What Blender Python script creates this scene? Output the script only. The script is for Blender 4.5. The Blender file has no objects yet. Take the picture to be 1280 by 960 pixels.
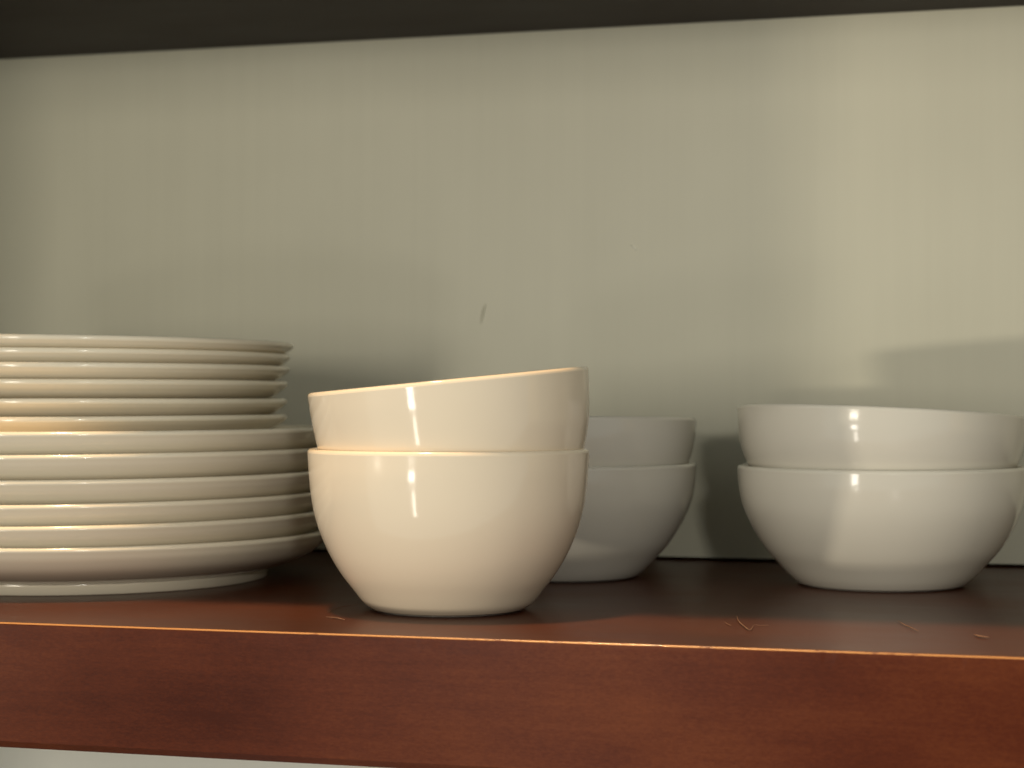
import bpy, bmesh, math, random
from mathutils import Vector, Matrix, noise

# ------------------------------------------------------------------ measures
H = 0.09                       # lens height above the shelf top (m); the scene is measured in units of it
F_PX = 2400.0                  # focal length in pixels of a 1280 px wide frame
YAW = math.radians(15.4)
CY, SY = math.cos(YAW), math.sin(YAW)
Y_FRONT, Y_BACK = 7.68 * H, 11.74 * H
Z_TOP = 3.32 * H               # underside of the upper shelf
THICK = 0.565 * H              # shelf thickness
X_LEFT, X_RIGHT = -7.35 * H, 3.2 * H

sc = bpy.context.scene
col = sc.collection

# ------------------------------------------------------------------ camera
cam_d = bpy.data.cameras.new("camera")
cam = bpy.data.objects.new("camera", cam_d)
col.objects.link(cam)
cam_d.sensor_width = 36.0
cam_d.lens = 36.0 * F_PX / 1280.0
cam_d.clip_start, cam_d.clip_end = 0.01, 50
cam.location = (0, 0, H)
cam.rotation_euler = (math.radians(90) + math.atan(18 / F_PX), 0, YAW)
cam_d.dof.use_dof = True
cam_d.dof.focus_distance = 8.75 * H
cam_d.dof.aperture_fstop = 11.0
sc.camera = cam

# ------------------------------------------------------------------ light
world = bpy.data.worlds.new("World")
sc.world = world
world.use_nodes = True
bg = world.node_tree.nodes["Background"]
bg.inputs[0].default_value = (0.96, 0.99, 0.92, 1)
bg.inputs[1].default_value = 0.40

def area(name, loc, target, sx, sy, power, color):
    d = bpy.data.lights.new(name, "AREA")
    d.shape = "RECTANGLE"
    d.size, d.size_y = sx, sy
    d.energy, d.color = power, color
    o = bpy.data.objects.new(name, d)
    col.objects.link(o)
    o.location = loc
    o.rotation_euler = (Vector(target) - Vector(loc)).to_track_quat("-Z", "Y").to_euler()
    return o

MID = Vector((-2.7 * H, 9.2 * H, 0.8 * H))
def around(az_deg, el_deg, dist, c=MID):      # azimuth: degrees to the left of the shelf's outward normal
    a, e = math.radians(az_deg), math.radians(el_deg)
    return c + Vector((-math.sin(a) * math.cos(e), -math.cos(a) * math.cos(e), math.sin(e))) * dist

# tall window far in front, a little to the left: upper pane, lower pane, and the bright floor strip seen below it
WIN = 2.6
area("window_light", around(12.5, 4.6, WIN), MID, 0.28, 0.70, 17.5, (1.0, 0.91, 0.74))
area("window_light", around(12.5, -10.0, WIN), MID, 0.22, 0.16, 2.2, (1.0, 0.93, 0.82))
area("window_light", around(11.5, -20.0, WIN), MID, 0.11, 0.56, 2.2, (1.0, 0.92, 0.80))
# small bright light far to the left, a little below shelf height
area("side_light", around(41, -3.4, 6.0), MID, 0.27, 0.12, 86, (1.0, 0.88, 0.70))
# light from behind the camera, a little to the right
area("room_light", (0.30, -0.46, 0.31), MID, 0.08, 0.08, 2.9, (1.0, 0.95, 0.85))
# warm ceiling lamp above and in front of the shelf
area("ceiling_lamp", (-0.45, 0.605, 1.40), (-0.35, 0.72, 0.05), 0.09, 0.09, 24, (1.0, 0.66, 0.34))

sc.view_settings.view_transform = "Standard"
sc.view_settings.look = "None"
sc.view_settings.exposure = 0.08
sc.view_settings.gamma = 1.0
sc.view_settings.use_curve_mapping = False
sc.render.engine = "CYCLES"
sc.cycles.use_denoising = True
sc.cycles.max_bounces = 10
sc.cycles.diffuse_bounces = 6
sc.cycles.caustics_reflective = False
sc.cycles.caustics_refractive = False

# ------------------------------------------------------------------ materials
def new_mat(name):
    m = bpy.data.materials.new(name)
    m.use_nodes = True
    nt = m.node_tree
    return m, nt, nt.nodes["Principled BSDF"]

def add(nt, kind, **kw):
    n = nt.nodes.new(kind)
    for k, v in kw.items():
        setattr(n, k, v)
    return n

def tex_noise(nt, scale_vec, scale, detail, rough=0.5):
    tc = add(nt, "ShaderNodeTexCoord")
    mp = add(nt, "ShaderNodeMapping")
    mp.inputs["Scale"].default_value = scale_vec
    nz = add(nt, "ShaderNodeTexNoise")
    nz.inputs["Scale"].default_value = scale
    nz.inputs["Detail"].default_value = detail
    nz.inputs["Roughness"].default_value = rough
    nt.links.new(tc.outputs["Object"], mp.inputs["Vector"])
    nt.links.new(mp.outputs["Vector"], nz.inputs["Vector"])
    return nz

def ramp(nt, src, stops):
    r = add(nt, "ShaderNodeValToRGB")
    while len(r.color_ramp.elements) < len(stops):
        r.color_ramp.elements.new(0.5)
    for e, (p, c) in zip(r.color_ramp.elements, stops):
        e.position = p
        e.color = (*c, 1)
    nt.links.new(src, r.inputs["Fac"])
    return r

def bump(nt, bsdf, src, strength, dist):
    b = add(nt, "ShaderNodeBump")
    b.inputs["Strength"].default_value = strength
    b.inputs["Distance"].default_value = dist
    nt.links.new(src, b.inputs["Height"])
    nt.links.new(b.outputs["Normal"], bsdf.inputs["Normal"])

def glaze(name, c0, c1, rough):
    m, nt, b = new_mat(name)
    nz = tex_noise(nt, (1, 1, 1), 9.0, 3)
    r = ramp(nt, nz.outputs["Fac"], [(0.35, c0), (0.65, c1)])
    nt.links.new(r.outputs["Color"], b.inputs["Base Color"])
    b.inputs["Roughness"].default_value = rough
    b.inputs["IOR"].default_value = 1.5
    b.inputs["Coat Weight"].default_value = 0.25
    b.inputs["Coat Roughness"].default_value = 0.04
    n2 = tex_noise(nt, (1, 1, 1), 60.0, 2)
    bump(nt, b, n2.outputs["Fac"], 0.08, 0.0006)
    return m

GLAZE_CREAM = glaze("cream_glaze", (0.74, 0.635, 0.49), (0.77, 0.665, 0.52), 0.10)
GLAZE_WHITE = glaze("white_glaze", (0.655, 0.625, 0.545), (0.69, 0.66, 0.58), 0.12)
GLAZE_PLATE = glaze("plate_glaze", (0.73, 0.665, 0.53), (0.76, 0.695, 0.56), 0.14)

def bisque():
    m, nt, b = new_mat("unglazed_foot")
    nz = tex_noise(nt, (1, 1, 1), 220.0, 4)
    r = ramp(nt, nz.outputs["Fac"], [(0.3, (0.50, 0.47, 0.42)), (0.7, (0.62, 0.59, 0.53))])
    nt.links.new(r.outputs["Color"], b.inputs["Base Color"])
    b.inputs["Roughness"].default_value = 0.75
    return m
BISQUE = bisque()

def wood(name, dark, mid, light, rough, coat, spec):
    m, nt, b = new_mat(name)
    g = tex_noise(nt, (3.0, 60.0, 60.0), 6.0, 8, 0.65)        # long grain along the board
    blotch = tex_noise(nt, (1.0, 2.0, 2.0), 9.0, 4, 0.55)
    fine = tex_noise(nt, (1.0, 2.6, 2.6), 520.0, 4, 0.7)
    mix = add(nt, "ShaderNodeMath", operation="MULTIPLY_ADD")
    nt.links.new(blotch.outputs["Fac"], mix.inputs[0])
    mix.inputs[1].default_value = 0.62
    sc1 = add(nt, "ShaderNodeMath", operation="MULTIPLY")
    nt.links.new(g.outputs["Fac"], sc1.inputs[0])
    sc1.inputs[1].default_value = 0.22
    sc2 = add(nt, "ShaderNodeMath", operation="MULTIPLY_ADD")
    nt.links.new(fine.outputs["Fac"], sc2.inputs[0])
    sc2.inputs[1].default_value = 0.36
    nt.links.new(sc1.outputs[0], sc2.inputs[2])
    nt.links.new(sc2.outputs[0], mix.inputs[2])
    r = ramp(nt, mix.outputs[0], [(0.43, dark), (0.60, mid), (0.78, light)])
    nt.links.new(r.outputs["Color"], b.inputs["Base Color"])
    rr = add(nt, "ShaderNodeMapRange")
    nt.links.new(blotch.outputs["Fac"], rr.inputs["Value"])
    rr.inputs["To Min"].default_value = rough - 0.06
    rr.inputs["To Max"].default_value = rough + 0.10
    nt.links.new(rr.outputs["Result"], b.inputs["Roughness"])
    b.inputs["Coat Weight"].default_value = coat
    b.inputs["Specular IOR Level"].default_value = spec
    bump(nt, b, fine.outputs["Fac"], 0.10, 0.0003)
    return m

WOOD = wood("mahogany_varnish", (0.045, 0.0072, 0.0018), (0.079, 0.0145, 0.0034), (0.122, 0.0285, 0.0070), 0.30, 0.0, 0.10)
WOOD_TOP = wood("mahogany_shelf_top", (0.046, 0.0115, 0.0042), (0.064, 0.0165, 0.006), (0.085, 0.023, 0.0085), 0.30, 0.0, 0.14)
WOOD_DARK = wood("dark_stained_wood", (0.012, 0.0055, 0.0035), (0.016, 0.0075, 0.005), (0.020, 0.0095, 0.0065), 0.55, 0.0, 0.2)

def worn_edge():
    m, nt, b = new_mat("worn_varnish_edge")
    nz = tex_noise(nt, (1.0, 3.0, 3.0), 130.0, 4, 0.7)
    lo = tex_noise(nt, (1.0, 1.0, 1.0), 9.0, 2, 0.5)
    s = add(nt, "ShaderNodeMath", operation="MULTIPLY_ADD")
    nt.links.new(lo.outputs["Fac"], s.inputs[0])
    s.inputs[1].default_value = 1.1
    nt.links.new(nz.outputs["Fac"], s.inputs[2])
    r = ramp(nt, s.outputs[0], [(0.74, (0.12, 0.032, 0.010)), (0.95, (0.20, 0.065, 0.018)), (1.0, (0.44, 0.20, 0.06))])
    nt.links.new(r.outputs["Color"], b.inputs["Base Color"])
    b.inputs["Roughness"].default_value = 0.32
    b.inputs["Coat Weight"].default_value = 0.3
    return m
WORN = worn_edge()

def paint(name, c0, c1):
    m, nt, b = new_mat(name)
    lo = tex_noise(nt, (1, 1, 1), 4.0, 4, 0.5)
    streak = tex_noise(nt, (120.0, 1.0, 2.2), 1.6, 5, 0.6)     # brush strokes run up and down
    s = add(nt, "ShaderNodeMath", operation="MULTIPLY_ADD")
    nt.links.new(streak.outputs["Fac"], s.inputs[0])
    s.inputs[1].default_value = 0.18
    nt.links.new(lo.outputs["Fac"], s.inputs[2])
    r = ramp(nt, s.outputs[0], [(0.44, c0), (0.80, c1)])
    nt.links.new(r.outputs["Color"], b.inputs["Base Color"])
    b.inputs["Roughness"].default_value = 0.45
    bump(nt, b, streak.outputs["Fac"], 0.05, 0.0003)
    return m
PAINT = paint("pale_sage_paint", (0.53, 0.52, 0.415), (0.60, 0.59, 0.475))
PAINT_LOW = paint("pale_grey_paint", (0.80, 0.79, 0.73), (0.85, 0.84, 0.78))

def plain(name, c0, c1, rough, scale=200.0):
    m, nt, b = new_mat(name)
    nz = tex_noise(nt, (1, 1, 1), scale, 3)
    r = ramp(nt, nz.outputs["Fac"], [(0.3, c0), (0.7, c1)])
    nt.links.new(r.outputs["Color"], b.inputs["Base Color"])
    b.inputs["Roughness"].default_value = rough
    return m
LINT = plain("pale_lint", (0.15, 0.075, 0.042), (0.24, 0.135, 0.085), 0.9)
SCUFF_DARK = plain("dark_scuff", (0.36, 0.355, 0.265), (0.41, 0.40, 0.31), 0.8)
SCUFF_PALE = plain("pale_scuff", (0.72, 0.71, 0.62), (0.80, 0.79, 0.70), 0.7)

# ------------------------------------------------------------------ helpers
def link(name, me, mats, parent=None, smooth=True):
    for m in (mats if isinstance(mats, (list, tuple)) else [mats]):
        me.materials.append(m)
    if smooth:
        for p in me.polygons:
            p.use_smooth = True
    o = bpy.data.objects.new(name, me)
    col.objects.link(o)
    if parent is not None:
        o.parent = parent
    return o

def tag(o, label=None, category=None, group=None, kind=None):
    if label: o["label"] = label
    if category: o["category"] = category
    if group: o["group"] = group
    if kind: o["kind"] = kind
    return o

def box_mesh(name, lo, hi, bev=0.0, segs=2):
    bm = bmesh.new()
    bmesh.ops.create_cube(bm, size=1.0)
    for v in bm.verts:
        v.co = Vector([lo[i] + (v.co[i] + 0.5) * (hi[i] - lo[i]) for i in range(3)])
    if bev:
        bmesh.ops.bevel(bm, geom=bm.edges[:], offset=bev, segments=segs, profile=0.5, affect="EDGES")
    bmesh.ops.recalc_face_normals(bm, faces=bm.faces[:])
    me = bpy.data.meshes.new(name)
    bm.to_mesh(me)
    bm.free()
    return me

def catmull(pts, n):
    out = []
    P = [Vector(p) for p in pts]
    P = [P[0] * 2 - P[1]] + P + [P[-1] * 2 - P[-2]]
    for i in range(1, len(P) - 2):
        for k in range(n):
            t = k / n
            a, b, c, d = P[i - 1], P[i], P[i + 1], P[i + 2]
            out.append(0.5 * ((2 * b) + (c - a) * t + (2 * a - 5 * b + 4 * c - d) * t * t + (3 * b - a - 3 * c + d) * t ** 3))
    out.append(P[-2].copy())
    return out

def lathe(name, prof, segs=144, wob=0.0, seed=0):
    """prof: list of (r, z); r == 0 at the ends closes the surface on the axis"""
    bm = bmesh.new()
    rings = []
    for r, z in prof:
        if r < 1e-7:
            rings.append([bm.verts.new((0, 0, z))])
            continue
        ring = []
        for i in range(segs):
            a = 2 * math.pi * i / segs
            w = 1 + wob * noise.noise(Vector((math.cos(a) * 0.9 + seed * 3.7, math.sin(a) * 0.9, z / H * 0.6)))
            dz = wob * H * 0.5 * noise.noise(Vector((math.cos(a) + 9, math.sin(a), seed * 5.1))) * (r / H)
            ring.append(bm.verts.new((r * w * math.cos(a), r * w * math.sin(a), z + dz)))
        rings.append(ring)
    for A, B in zip(rings, rings[1:]):
        if len(A) == 1 and len(B) == 1:
            continue
        for i in range(segs):
            j = (i + 1) % segs
            if len(A) == 1: bm.faces.new((A[0], B[j], B[i]))
            elif len(B) == 1: bm.faces.new((A[i], A[j], B[0]))
            else: bm.faces.new((A[i], A[j], B[j], B[i]))
    bmesh.ops.recalc_face_normals(bm, faces=bm.faces[:])
    me = bpy.data.meshes.new(name)
    bm.to_mesh(me)
    bm.free()
    return me

def spot(px, depth):
    """a place on the shelf: photo column and distance along the view axis, both as measured"""
    lat = (px - 640) / F_PX * depth
    return Vector(((lat * CY - depth * SY) * H, (depth * CY + lat * SY) * H, 0))

# ------------------------------------------------------------------ setting
GAP = 0.0018
wall = link("back_wall", box_mesh("back_wall", (X_LEFT, Y_BACK, GAP), (X_RIGHT, Y_BACK + 0.008, Z_TOP + 0.01)), PAINT, smooth=False)
tag(wall, "pale sage green painted back panel behind the dishes", kind="structure")
lower = link("lower_wall", box_mesh("lower_wall", (X_LEFT, Y_BACK, -0.75), (X_RIGHT, Y_BACK + 0.008, -THICK - 0.004)), PAINT_LOW, smooth=False)
tag(lower, "pale grey panel seen below the thick shelf", kind="structure")

gap_block = link("gap_light_block", box_mesh("gap_light_block", (X_LEFT, Y_BACK + 0.012, -THICK), (X_RIGHT, Y_BACK + 0.022, Z_TOP + 0.02)), WOOD_DARK, smooth=False)  # added board, stops light from behind leaking through the gap
tag(gap_block, "added dark board keeping light out of the gap under the back panel", kind="structure")

# main shelf: a board with a solid fascia along its front
FAS = 0.022
shelf = link("shelf", box_mesh("shelf", (X_LEFT, Y_FRONT + FAS, -THICK), (X_RIGHT, Y_BACK + 0.0115, 0.0)), WOOD_TOP, smooth=False)
tag(shelf, "dark mahogany shelf carrying the plates and bowls", kind="structure")

def fascia_mesh():
    bm = bmesh.new()
    r = 0.0011
    pts = []          # section (y, z), going round
    n = 4
    for i in range(n + 1):
        a = math.pi / 2 * i / n
        pts.append((Y_FRONT + r - r * math.sin(math.pi / 2 - a) , -r + r * math.cos(math.pi / 2 - a)))
    pts += [(Y_FRONT + FAS, 0.0), (Y_FRONT + FAS, -THICK), (Y_FRONT + 0.003, -THICK), (Y_FRONT, -THICK + 0.003), (Y_FRONT, -0.006)]
    N = 480
    rows = []
    for k in range(N + 1):
        x = X_LEFT + (X_RIGHT - X_LEFT) * k / N
        row = []
        for j, (y, z) in enumerate(pts):
            d = 0.00012 * noise.noise(Vector((x * 55, 0, 0))) + 0.0005 * max(0.0, noise.noise(Vector((x * 130, 3, 0))) - 0.38)
            if j <= n:                                  # knocks along the worn edge
                y += abs(d) * (1 - j / n); z -= abs(d) * (j / n) * 0.8
            row.append(bm.verts.new((x, y, z)))
        rows.append(row)
    M = len(pts)
    for A, B in zip(rows, rows[1:]):
        for j in range(M):
            f = bm.faces.new((A[j], A[(j + 1) % M], B[(j + 1) % M], B[j]))
            f.material_index = 1 if j in (1, 2) else (2 if j in (3, 4) else 0)
            f.smooth = j < n
    bm.faces.new(rows[0]); bm.faces.new(rows[-1])
    bmesh.ops.recalc_face_normals(bm, faces=bm.faces[:])
    me = bpy.data.meshes.new("front_fascia")
    bm.to_mesh(me); bm.free()
    return me
link("front_fascia", fascia_mesh(), [WOOD, WORN, WOOD_TOP], shelf, smooth=False)

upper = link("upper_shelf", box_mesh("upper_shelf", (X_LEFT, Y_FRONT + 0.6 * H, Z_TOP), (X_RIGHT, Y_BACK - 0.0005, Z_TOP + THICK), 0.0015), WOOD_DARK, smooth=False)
tag(upper, "dark underside of the upper shelf along the top", kind="structure")

# cabinet sides, outside the frame, and the door standing open on the left
side = link("cabinet_side", box_mesh("cabinet_side", (X_LEFT - 0.018, Y_FRONT, -0.75), (X_LEFT, Y_BACK + 0.008, Z_TOP + THICK)), PAINT, smooth=False)
tag(side, "painted left side panel of the cupboard", kind="structure")
side2 = link("cabinet_side", box_mesh("cabinet_side", (X_RIGHT, Y_FRONT, -0.75), (X_RIGHT + 0.018, Y_BACK + 0.008, Z_TOP + THICK)), PAINT, smooth=False)
tag(side2, "painted right side panel of the cupboard", kind="structure")
door = link("cabinet_door", box_mesh("cabinet_door", (X_LEFT - 0.016, 4.70 * H, -0.70), (X_LEFT, Y_FRONT - 0.003, Z_TOP + THICK), 0.002), WOOD, smooth=False)
tag(door, "mahogany cupboard door standing open beyond the plates", kind="structure")

# ------------------------------------------------------------------ bowls
def bowl_profile(outer, wall_t, base_r):
    """outer: (r, z) from base to rim in units of H -> sections (body with rim left open, lip)"""
    rim_r, rim_z = outer[-1]
    o = [(p.x, p.y) for p in catmull([(r, z) for r, z in outer], 6)]
    t = wall_t
    inner = []
    for i, (r, z) in enumerate(reversed(o)):
        k = len(o) - 1 - i
        a, b = o[max(k - 1, 0)], o[min(k + 1, len(o) - 1)]
        tx, tz = b[0] - a[0], b[1] - a[1]
        l = math.hypot(tx, tz)
        tt = t * (1 + 0.5 * (1 - z / rim_z))
        ri, zi = r - tt * tz / l, z + tt * tx / l
        if zi < 0.085: break
        inner.append((ri, zi))
    rl, zl = inner[-1]
    floor = [(rl * 0.8, zl - 0.022), (rl * 0.45, zl - 0.03), (0, zl - 0.03)]
    under = [(0, 0.03), (base_r * 0.80, 0.028), (base_r * 0.86, 0.014)]
    # the lip overlaps nothing: it runs from the last outer point over the top to the first inner point
    (x0, z0), (x1, z1) = o[-1], inner[0]
    cx, cz, hr = (x0 + x1) / 2, (z0 + z1) / 2, (x0 - x1) / 2
    lip = [(x0, z0)] + [(cx + hr * math.cos(q), cz + hr * math.sin(q)) for q in [math.pi * k / 10 for k in range(1, 10)]] + [(x1, z1)]
    S = lambda L: [(r * H, z * H) for r, z in L]
    return S(under + o), S(lip), S(inner + floor)

def foot_profile(r0, r1, z1):
    return [(r * H, z * H) for r, z in [(r0, z1), (r0, 0.004), (r0 + 0.006, 0), (r1 - 0.030, 0), (r1 - 0.018, 0.007), (r1 - 0.010, 0.03 * (z1 > 0.05) + 0.015), (r1, z1), (r0, z1)]]

DEEP = [(0.365, 0.010), (0.405, 0.040), (0.453, 0.100), (0.511, 0.176), (0.567, 0.271), (0.615, 0.385), (0.645, 0.499), (0.661, 0.630), (0.668, 0.745)]
WIDE = [(0.440, 0.010), (0.484, 0.048), (0.547, 0.115), (0.619, 0.197), (0.685, 0.304), (0.735, 0.416), (0.758, 0.520), (0.767, 0.622)]

def make_bowl(kind, mat, seed):
    outer, t = (DEEP, 0.036) if kind == "deep" else (WIDE, 0.036)
    br = outer[0][0]
    b = bpy.data.objects.new("bowl", None)
    b.empty_display_size = 0.02
    col.objects.link(b)
    out, lip, inn = bowl_profile(outer, t, br)
    link("body", lathe("body", out, wob=0.004, seed=seed), mat, b)
    link("rim", lathe("rim", lip, wob=0.004, seed=seed), mat, b)
    link("inside", lathe("inside", inn, wob=0.004, seed=seed), mat, b)
    link("foot_ring", lathe("foot_ring", foot_profile(br * 0.84, br * 0.985, 0.024), wob=0.0), BISQUE, b)
    return b

def tilt(o, right_up_deg, front_up_deg, spin):
    # tilt about the view axis (right side up) and about the cross axis (front up), as seen from the camera
    axis_f = Vector((-SY, CY, 0)); axis_r = Vector((CY, SY, 0))
    R = Matrix.Rotation(math.radians(-right_up_deg), 3, axis_f) @ Matrix.Rotation(math.radians(-front_up_deg), 3, axis_r) @ Matrix.Rotation(spin, 3, "Z")
    o.rotation_euler = R.to_euler()
    return R

def place_upper(o, base, rim_centre_z, rim_local, right_up, front_up, spin, dx=0.0):
    R = tilt(o, right_up, front_up, spin)
    c = base + Vector((CY, SY, 0)) * dx * H + Vector((0, 0, rim_centre_z * H))
    o.location = c - R @ Vector((0, 0, rim_local * H))

P_FRONT, P_MID, P_RIGHT = spot(561, 9.11), spot(700, 10.82), spot(1101, 10.31)

def bowl_pair(kind, mat, pos, seed, rim_z, ru, fu, dx, lab_low, lab_up, group):
    low = make_bowl(kind, mat, seed)
    low.location = pos
    low.rotation_euler = (0, 0, seed * 1.3)
    tag(low, lab_low, "bowl", group)
    up = make_bowl(kind, mat, seed + 11)
    place_upper(up, pos, rim_z, (DEEP if kind == "deep" else WIDE)[-1][1] + 0.015, ru, fu, seed * 2.1, dx)
    tag(up, lab_up, "bowl", group)

bowl_pair("deep", GLAZE_CREAM, P_FRONT, 1, 1.087, 5.6, -0.8, -0.004,
          "deep cream bowl at the shelf's front edge holding the tilted bowl",
          "tilted deep cream bowl nested on top of the front pair", "cream bowls")
bowl_pair("wide", GLAZE_WHITE, P_MID, 2, 0.896, -0.4, 0.6, 0.0,
          "lower white bowl of the pair half hidden behind the front bowls",
          "upper white bowl of the pair half hidden behind the front bowls", "white bowls")
bowl_pair("wide", GLAZE_WHITE, P_RIGHT, 3, 0.925, -2.7, 1.9, 0.0,
          "wide white bowl standing on the shelf at the far right",
          "slightly tilted white bowl nested in the rightmost wide bowl", "white bowls")

# ------------------------------------------------------------------ plates
def plate_mesh(R, rim_h, foot_r, seed):
    """coupe plate; R, rim_h, foot_r in H; z = 0 is the underside of the foot ring"""
    fh = 0.060
    under = [(0, fh - 0.004), (foot_r * 0.7, fh - 0.004), (foot_r - 0.03, fh), (foot_r + 0.015, fh)]
    a = R - foot_r
    curve = [(foot_r + 0.03, fh + 0.004), (foot_r + 0.38 * a, fh + 0.15 * (rim_h - fh)), (foot_r + 0.71 * a, fh + 0.39 * (rim_h - fh)),
             (foot_r + 0.905 * a, fh + 0.66 * (rim_h - fh)), (R - 0.005, rim_h - 0.028)]
    o = [(p.x, p.y) for p in catmull(curve, 6)]
    t = 0.046
    x0, z0 = o[-1]
    lip = [(x0, z0), (R, rim_h - 0.020), (R - 0.003, rim_h - 0.010), (R - 0.010, rim_h - 0.002), (R - 0.020, rim_h), (R - 0.031, rim_h - 0.003)]
    inner = [(r - t * 0.85, z + t * 0.5) for r, z in reversed(o)][3:]
    lip.append(inner[0])
    rl, zl = inner[-1]
    floor = [(rl - 0.08, zl - 0.004), (rl * 0.5, zl - 0.008), (0, zl - 0.008)]
    S = lambda n, L: lathe(n, [(r * H, z * H) for r, z in L], segs=160, wob=0.0035, seed=seed)
    return S("body", under + o), S("rim", lip), S("well", inner + floor)

def make_plate(R, rim_h, foot_r, seed):
    p = bpy.data.objects.new("plate", None)
    p.empty_display_size = 0.02
    col.objects.link(p)
    for me in plate_mesh(R, rim_h, foot_r, seed):
        link(me.name.split(".")[0], me, GLAZE_PLATE, p)
    link("foot_ring", lathe("foot_ring", foot_profile(foot_r - 0.07, foot_r, 0.062), segs=160), GLAZE_PLATE, p)
    return p

P_PLATE = spot(100, 10.77)
ORD = ["bottom", "second", "third", "fourth", "fifth", "top"]
rnd = random.Random(4)
large_z = [0.270, 0.374, 0.480, 0.599, 0.725, 0.836]
for i, z in enumerate(large_z):
    p = make_plate(1.40, 0.270, 1.075, 20 + i)
    p.location = P_PLATE + Vector((rnd.uniform(-.008, .008) * H, rnd.uniform(-.01, .01) * H, (z - 0.270) * H))
    tilt(p, [0.5, 0.45, 0.45, 0.35, 0.3, 0.2][i] if i else 0.0, 0, i * 1.1)
    lab = {0: "bottom large plate of the stack, resting on the shelf",
           5: "topmost large plate, directly under the smaller plates"}.get(i, f"{ORD[i]} large plate up from the shelf in the stack")
    tag(p, lab, "plate", "large plates")
small_z = [0.908, 1.000, 1.099, 1.184, 1.256, 1.322]
for i, z in enumerate(small_z):
    p = make_plate(1.165 + [0, -.006, -.01, .004, .008, .022][i], 0.215, 0.80, 40 + i)
    p.location = P_PLATE + Vector((rnd.uniform(-.006, .006) * H, rnd.uniform(-.01, .01) * H, (z - 0.215) * H))
    tilt(p, [0.25, 0.0, -0.1, -0.2, -0.35, -0.45][i], 0, i * 0.9)
    lab = {0: "lowest small plate, resting on the large plates",
           5: "topmost small plate crowning the whole stack"}.get(i, f"{ORD[i]} small plate up from the large plates")
    tag(p, lab, "plate", "small plates")

# ------------------------------------------------------------------ small details
def on_shelf(px, py, z=0.0):
    depth = (1.0 - z / H) * F_PX / (py - 498)
    return spot(px, depth) + Vector((0, 0, z))

def strand(name, pts, rad, mat, label=None, cat=None, group=None, parent=None):
    """a thin tapered fibre through (x, y, z) points"""
    P = catmull(pts, 6)
    bm = bmesh.new()
    rings = []
    n = len(P)
    for i, p in enumerate(P):
        d = (P[min(i + 1, n - 1)] - P[max(i - 1, 0)]).normalized()
        u = d.cross(Vector((0, 0, 1)))
        u = u.normalized() if u.length > 1e-6 else Vector((1, 0, 0))
        v = u.cross(d)
        rr = rad * (0.35 + 0.65 * math.sin(math.pi * min(max((i + 0.3) / (n - 0.4), 0), 1)))
        rings.append([bm.verts.new(p + (u * math.cos(a) + v * math.sin(a)) * rr) for a in [k * math.pi / 3 for k in range(6)]])
    for A, B in zip(rings, rings[1:]):
        for k in range(6):
            bm.faces.new((A[k], A[(k + 1) % 6], B[(k + 1) % 6], B[k]))
    bm.faces.new(rings[0]); bm.faces.new(rings[-1])
    bmesh.ops.recalc_face_normals(bm, faces=bm.faces[:])
    me = bpy.data.meshes.new(name)
    bm.to_mesh(me); bm.free()
    o = link(name, me, mat, parent)
    if label: tag(o, label, cat, group)
    return o

def fibre(pix, rad, label, z=0.0006):
    return strand("lint_fibre", [on_shelf(x, y, z) for x, y in pix], rad, LINT, label, "lint", "lint on the shelf")

f1 = fibre([(921, 769.5), (923, 776), (930, 782.5), (937, 787), (942, 781.5)], 0.00022, "hooked pale lint fibre on the shelf left of the rightmost bowls")
strand("loose_end", [on_shelf(905, 777, .0005), on_shelf(910, 780, .0005), on_shelf(914, 782, .0005)], 0.00012, LINT, parent=f1)
strand("loose_end", [on_shelf(943, 780.5, .0005), on_shelf(952, 781.5, .0005), on_shelf(961, 781, .0005)], 0.00010, LINT, parent=f1)
fibre([(1121, 775), (1130, 780.5), (1139, 784.5), (1148, 789)], 0.00020, "thin wavy lint fibre on the shelf below the rightmost bowls")
fibre([(1217, 793), (1226, 795.5), (1236, 796.5)], 0.00042, "short fluffy lint speck nearest the right end of the shelf edge")
fibre([(408, 771), (415, 771.5), (423, 772.5), (431, 774.5)], 0.00028, "pale lint fibre on the shelf beside the front bowl's foot")

fibre([(409, 765), (420, 760.5), (434, 757), (452, 755)], 0.00013, "faint curved scratch on the shelf touching the front bowl's shadow", 0.0003)  # a scratch in the shelf top, drawn as a thin strand

def wall_pt(px, py):
    lat = (px - 640) / F_PX
    d = (Y_BACK / H) / (CY + lat * SY)
    return Vector(((lat * d * CY - d * SY) * H, Y_BACK - 0.0001, (1 + (498 - py) / F_PX * d) * H))
strand("scuff_mark", [wall_pt(607, 380), wall_pt(604, 390), wall_pt(601, 404)], 0.0005, SCUFF_DARK, parent=wall)
strand("scuff_mark", [wall_pt(789, 306), wall_pt(792, 309), wall_pt(796, 313)], 0.0005, SCUFF_PALE, parent=wall)
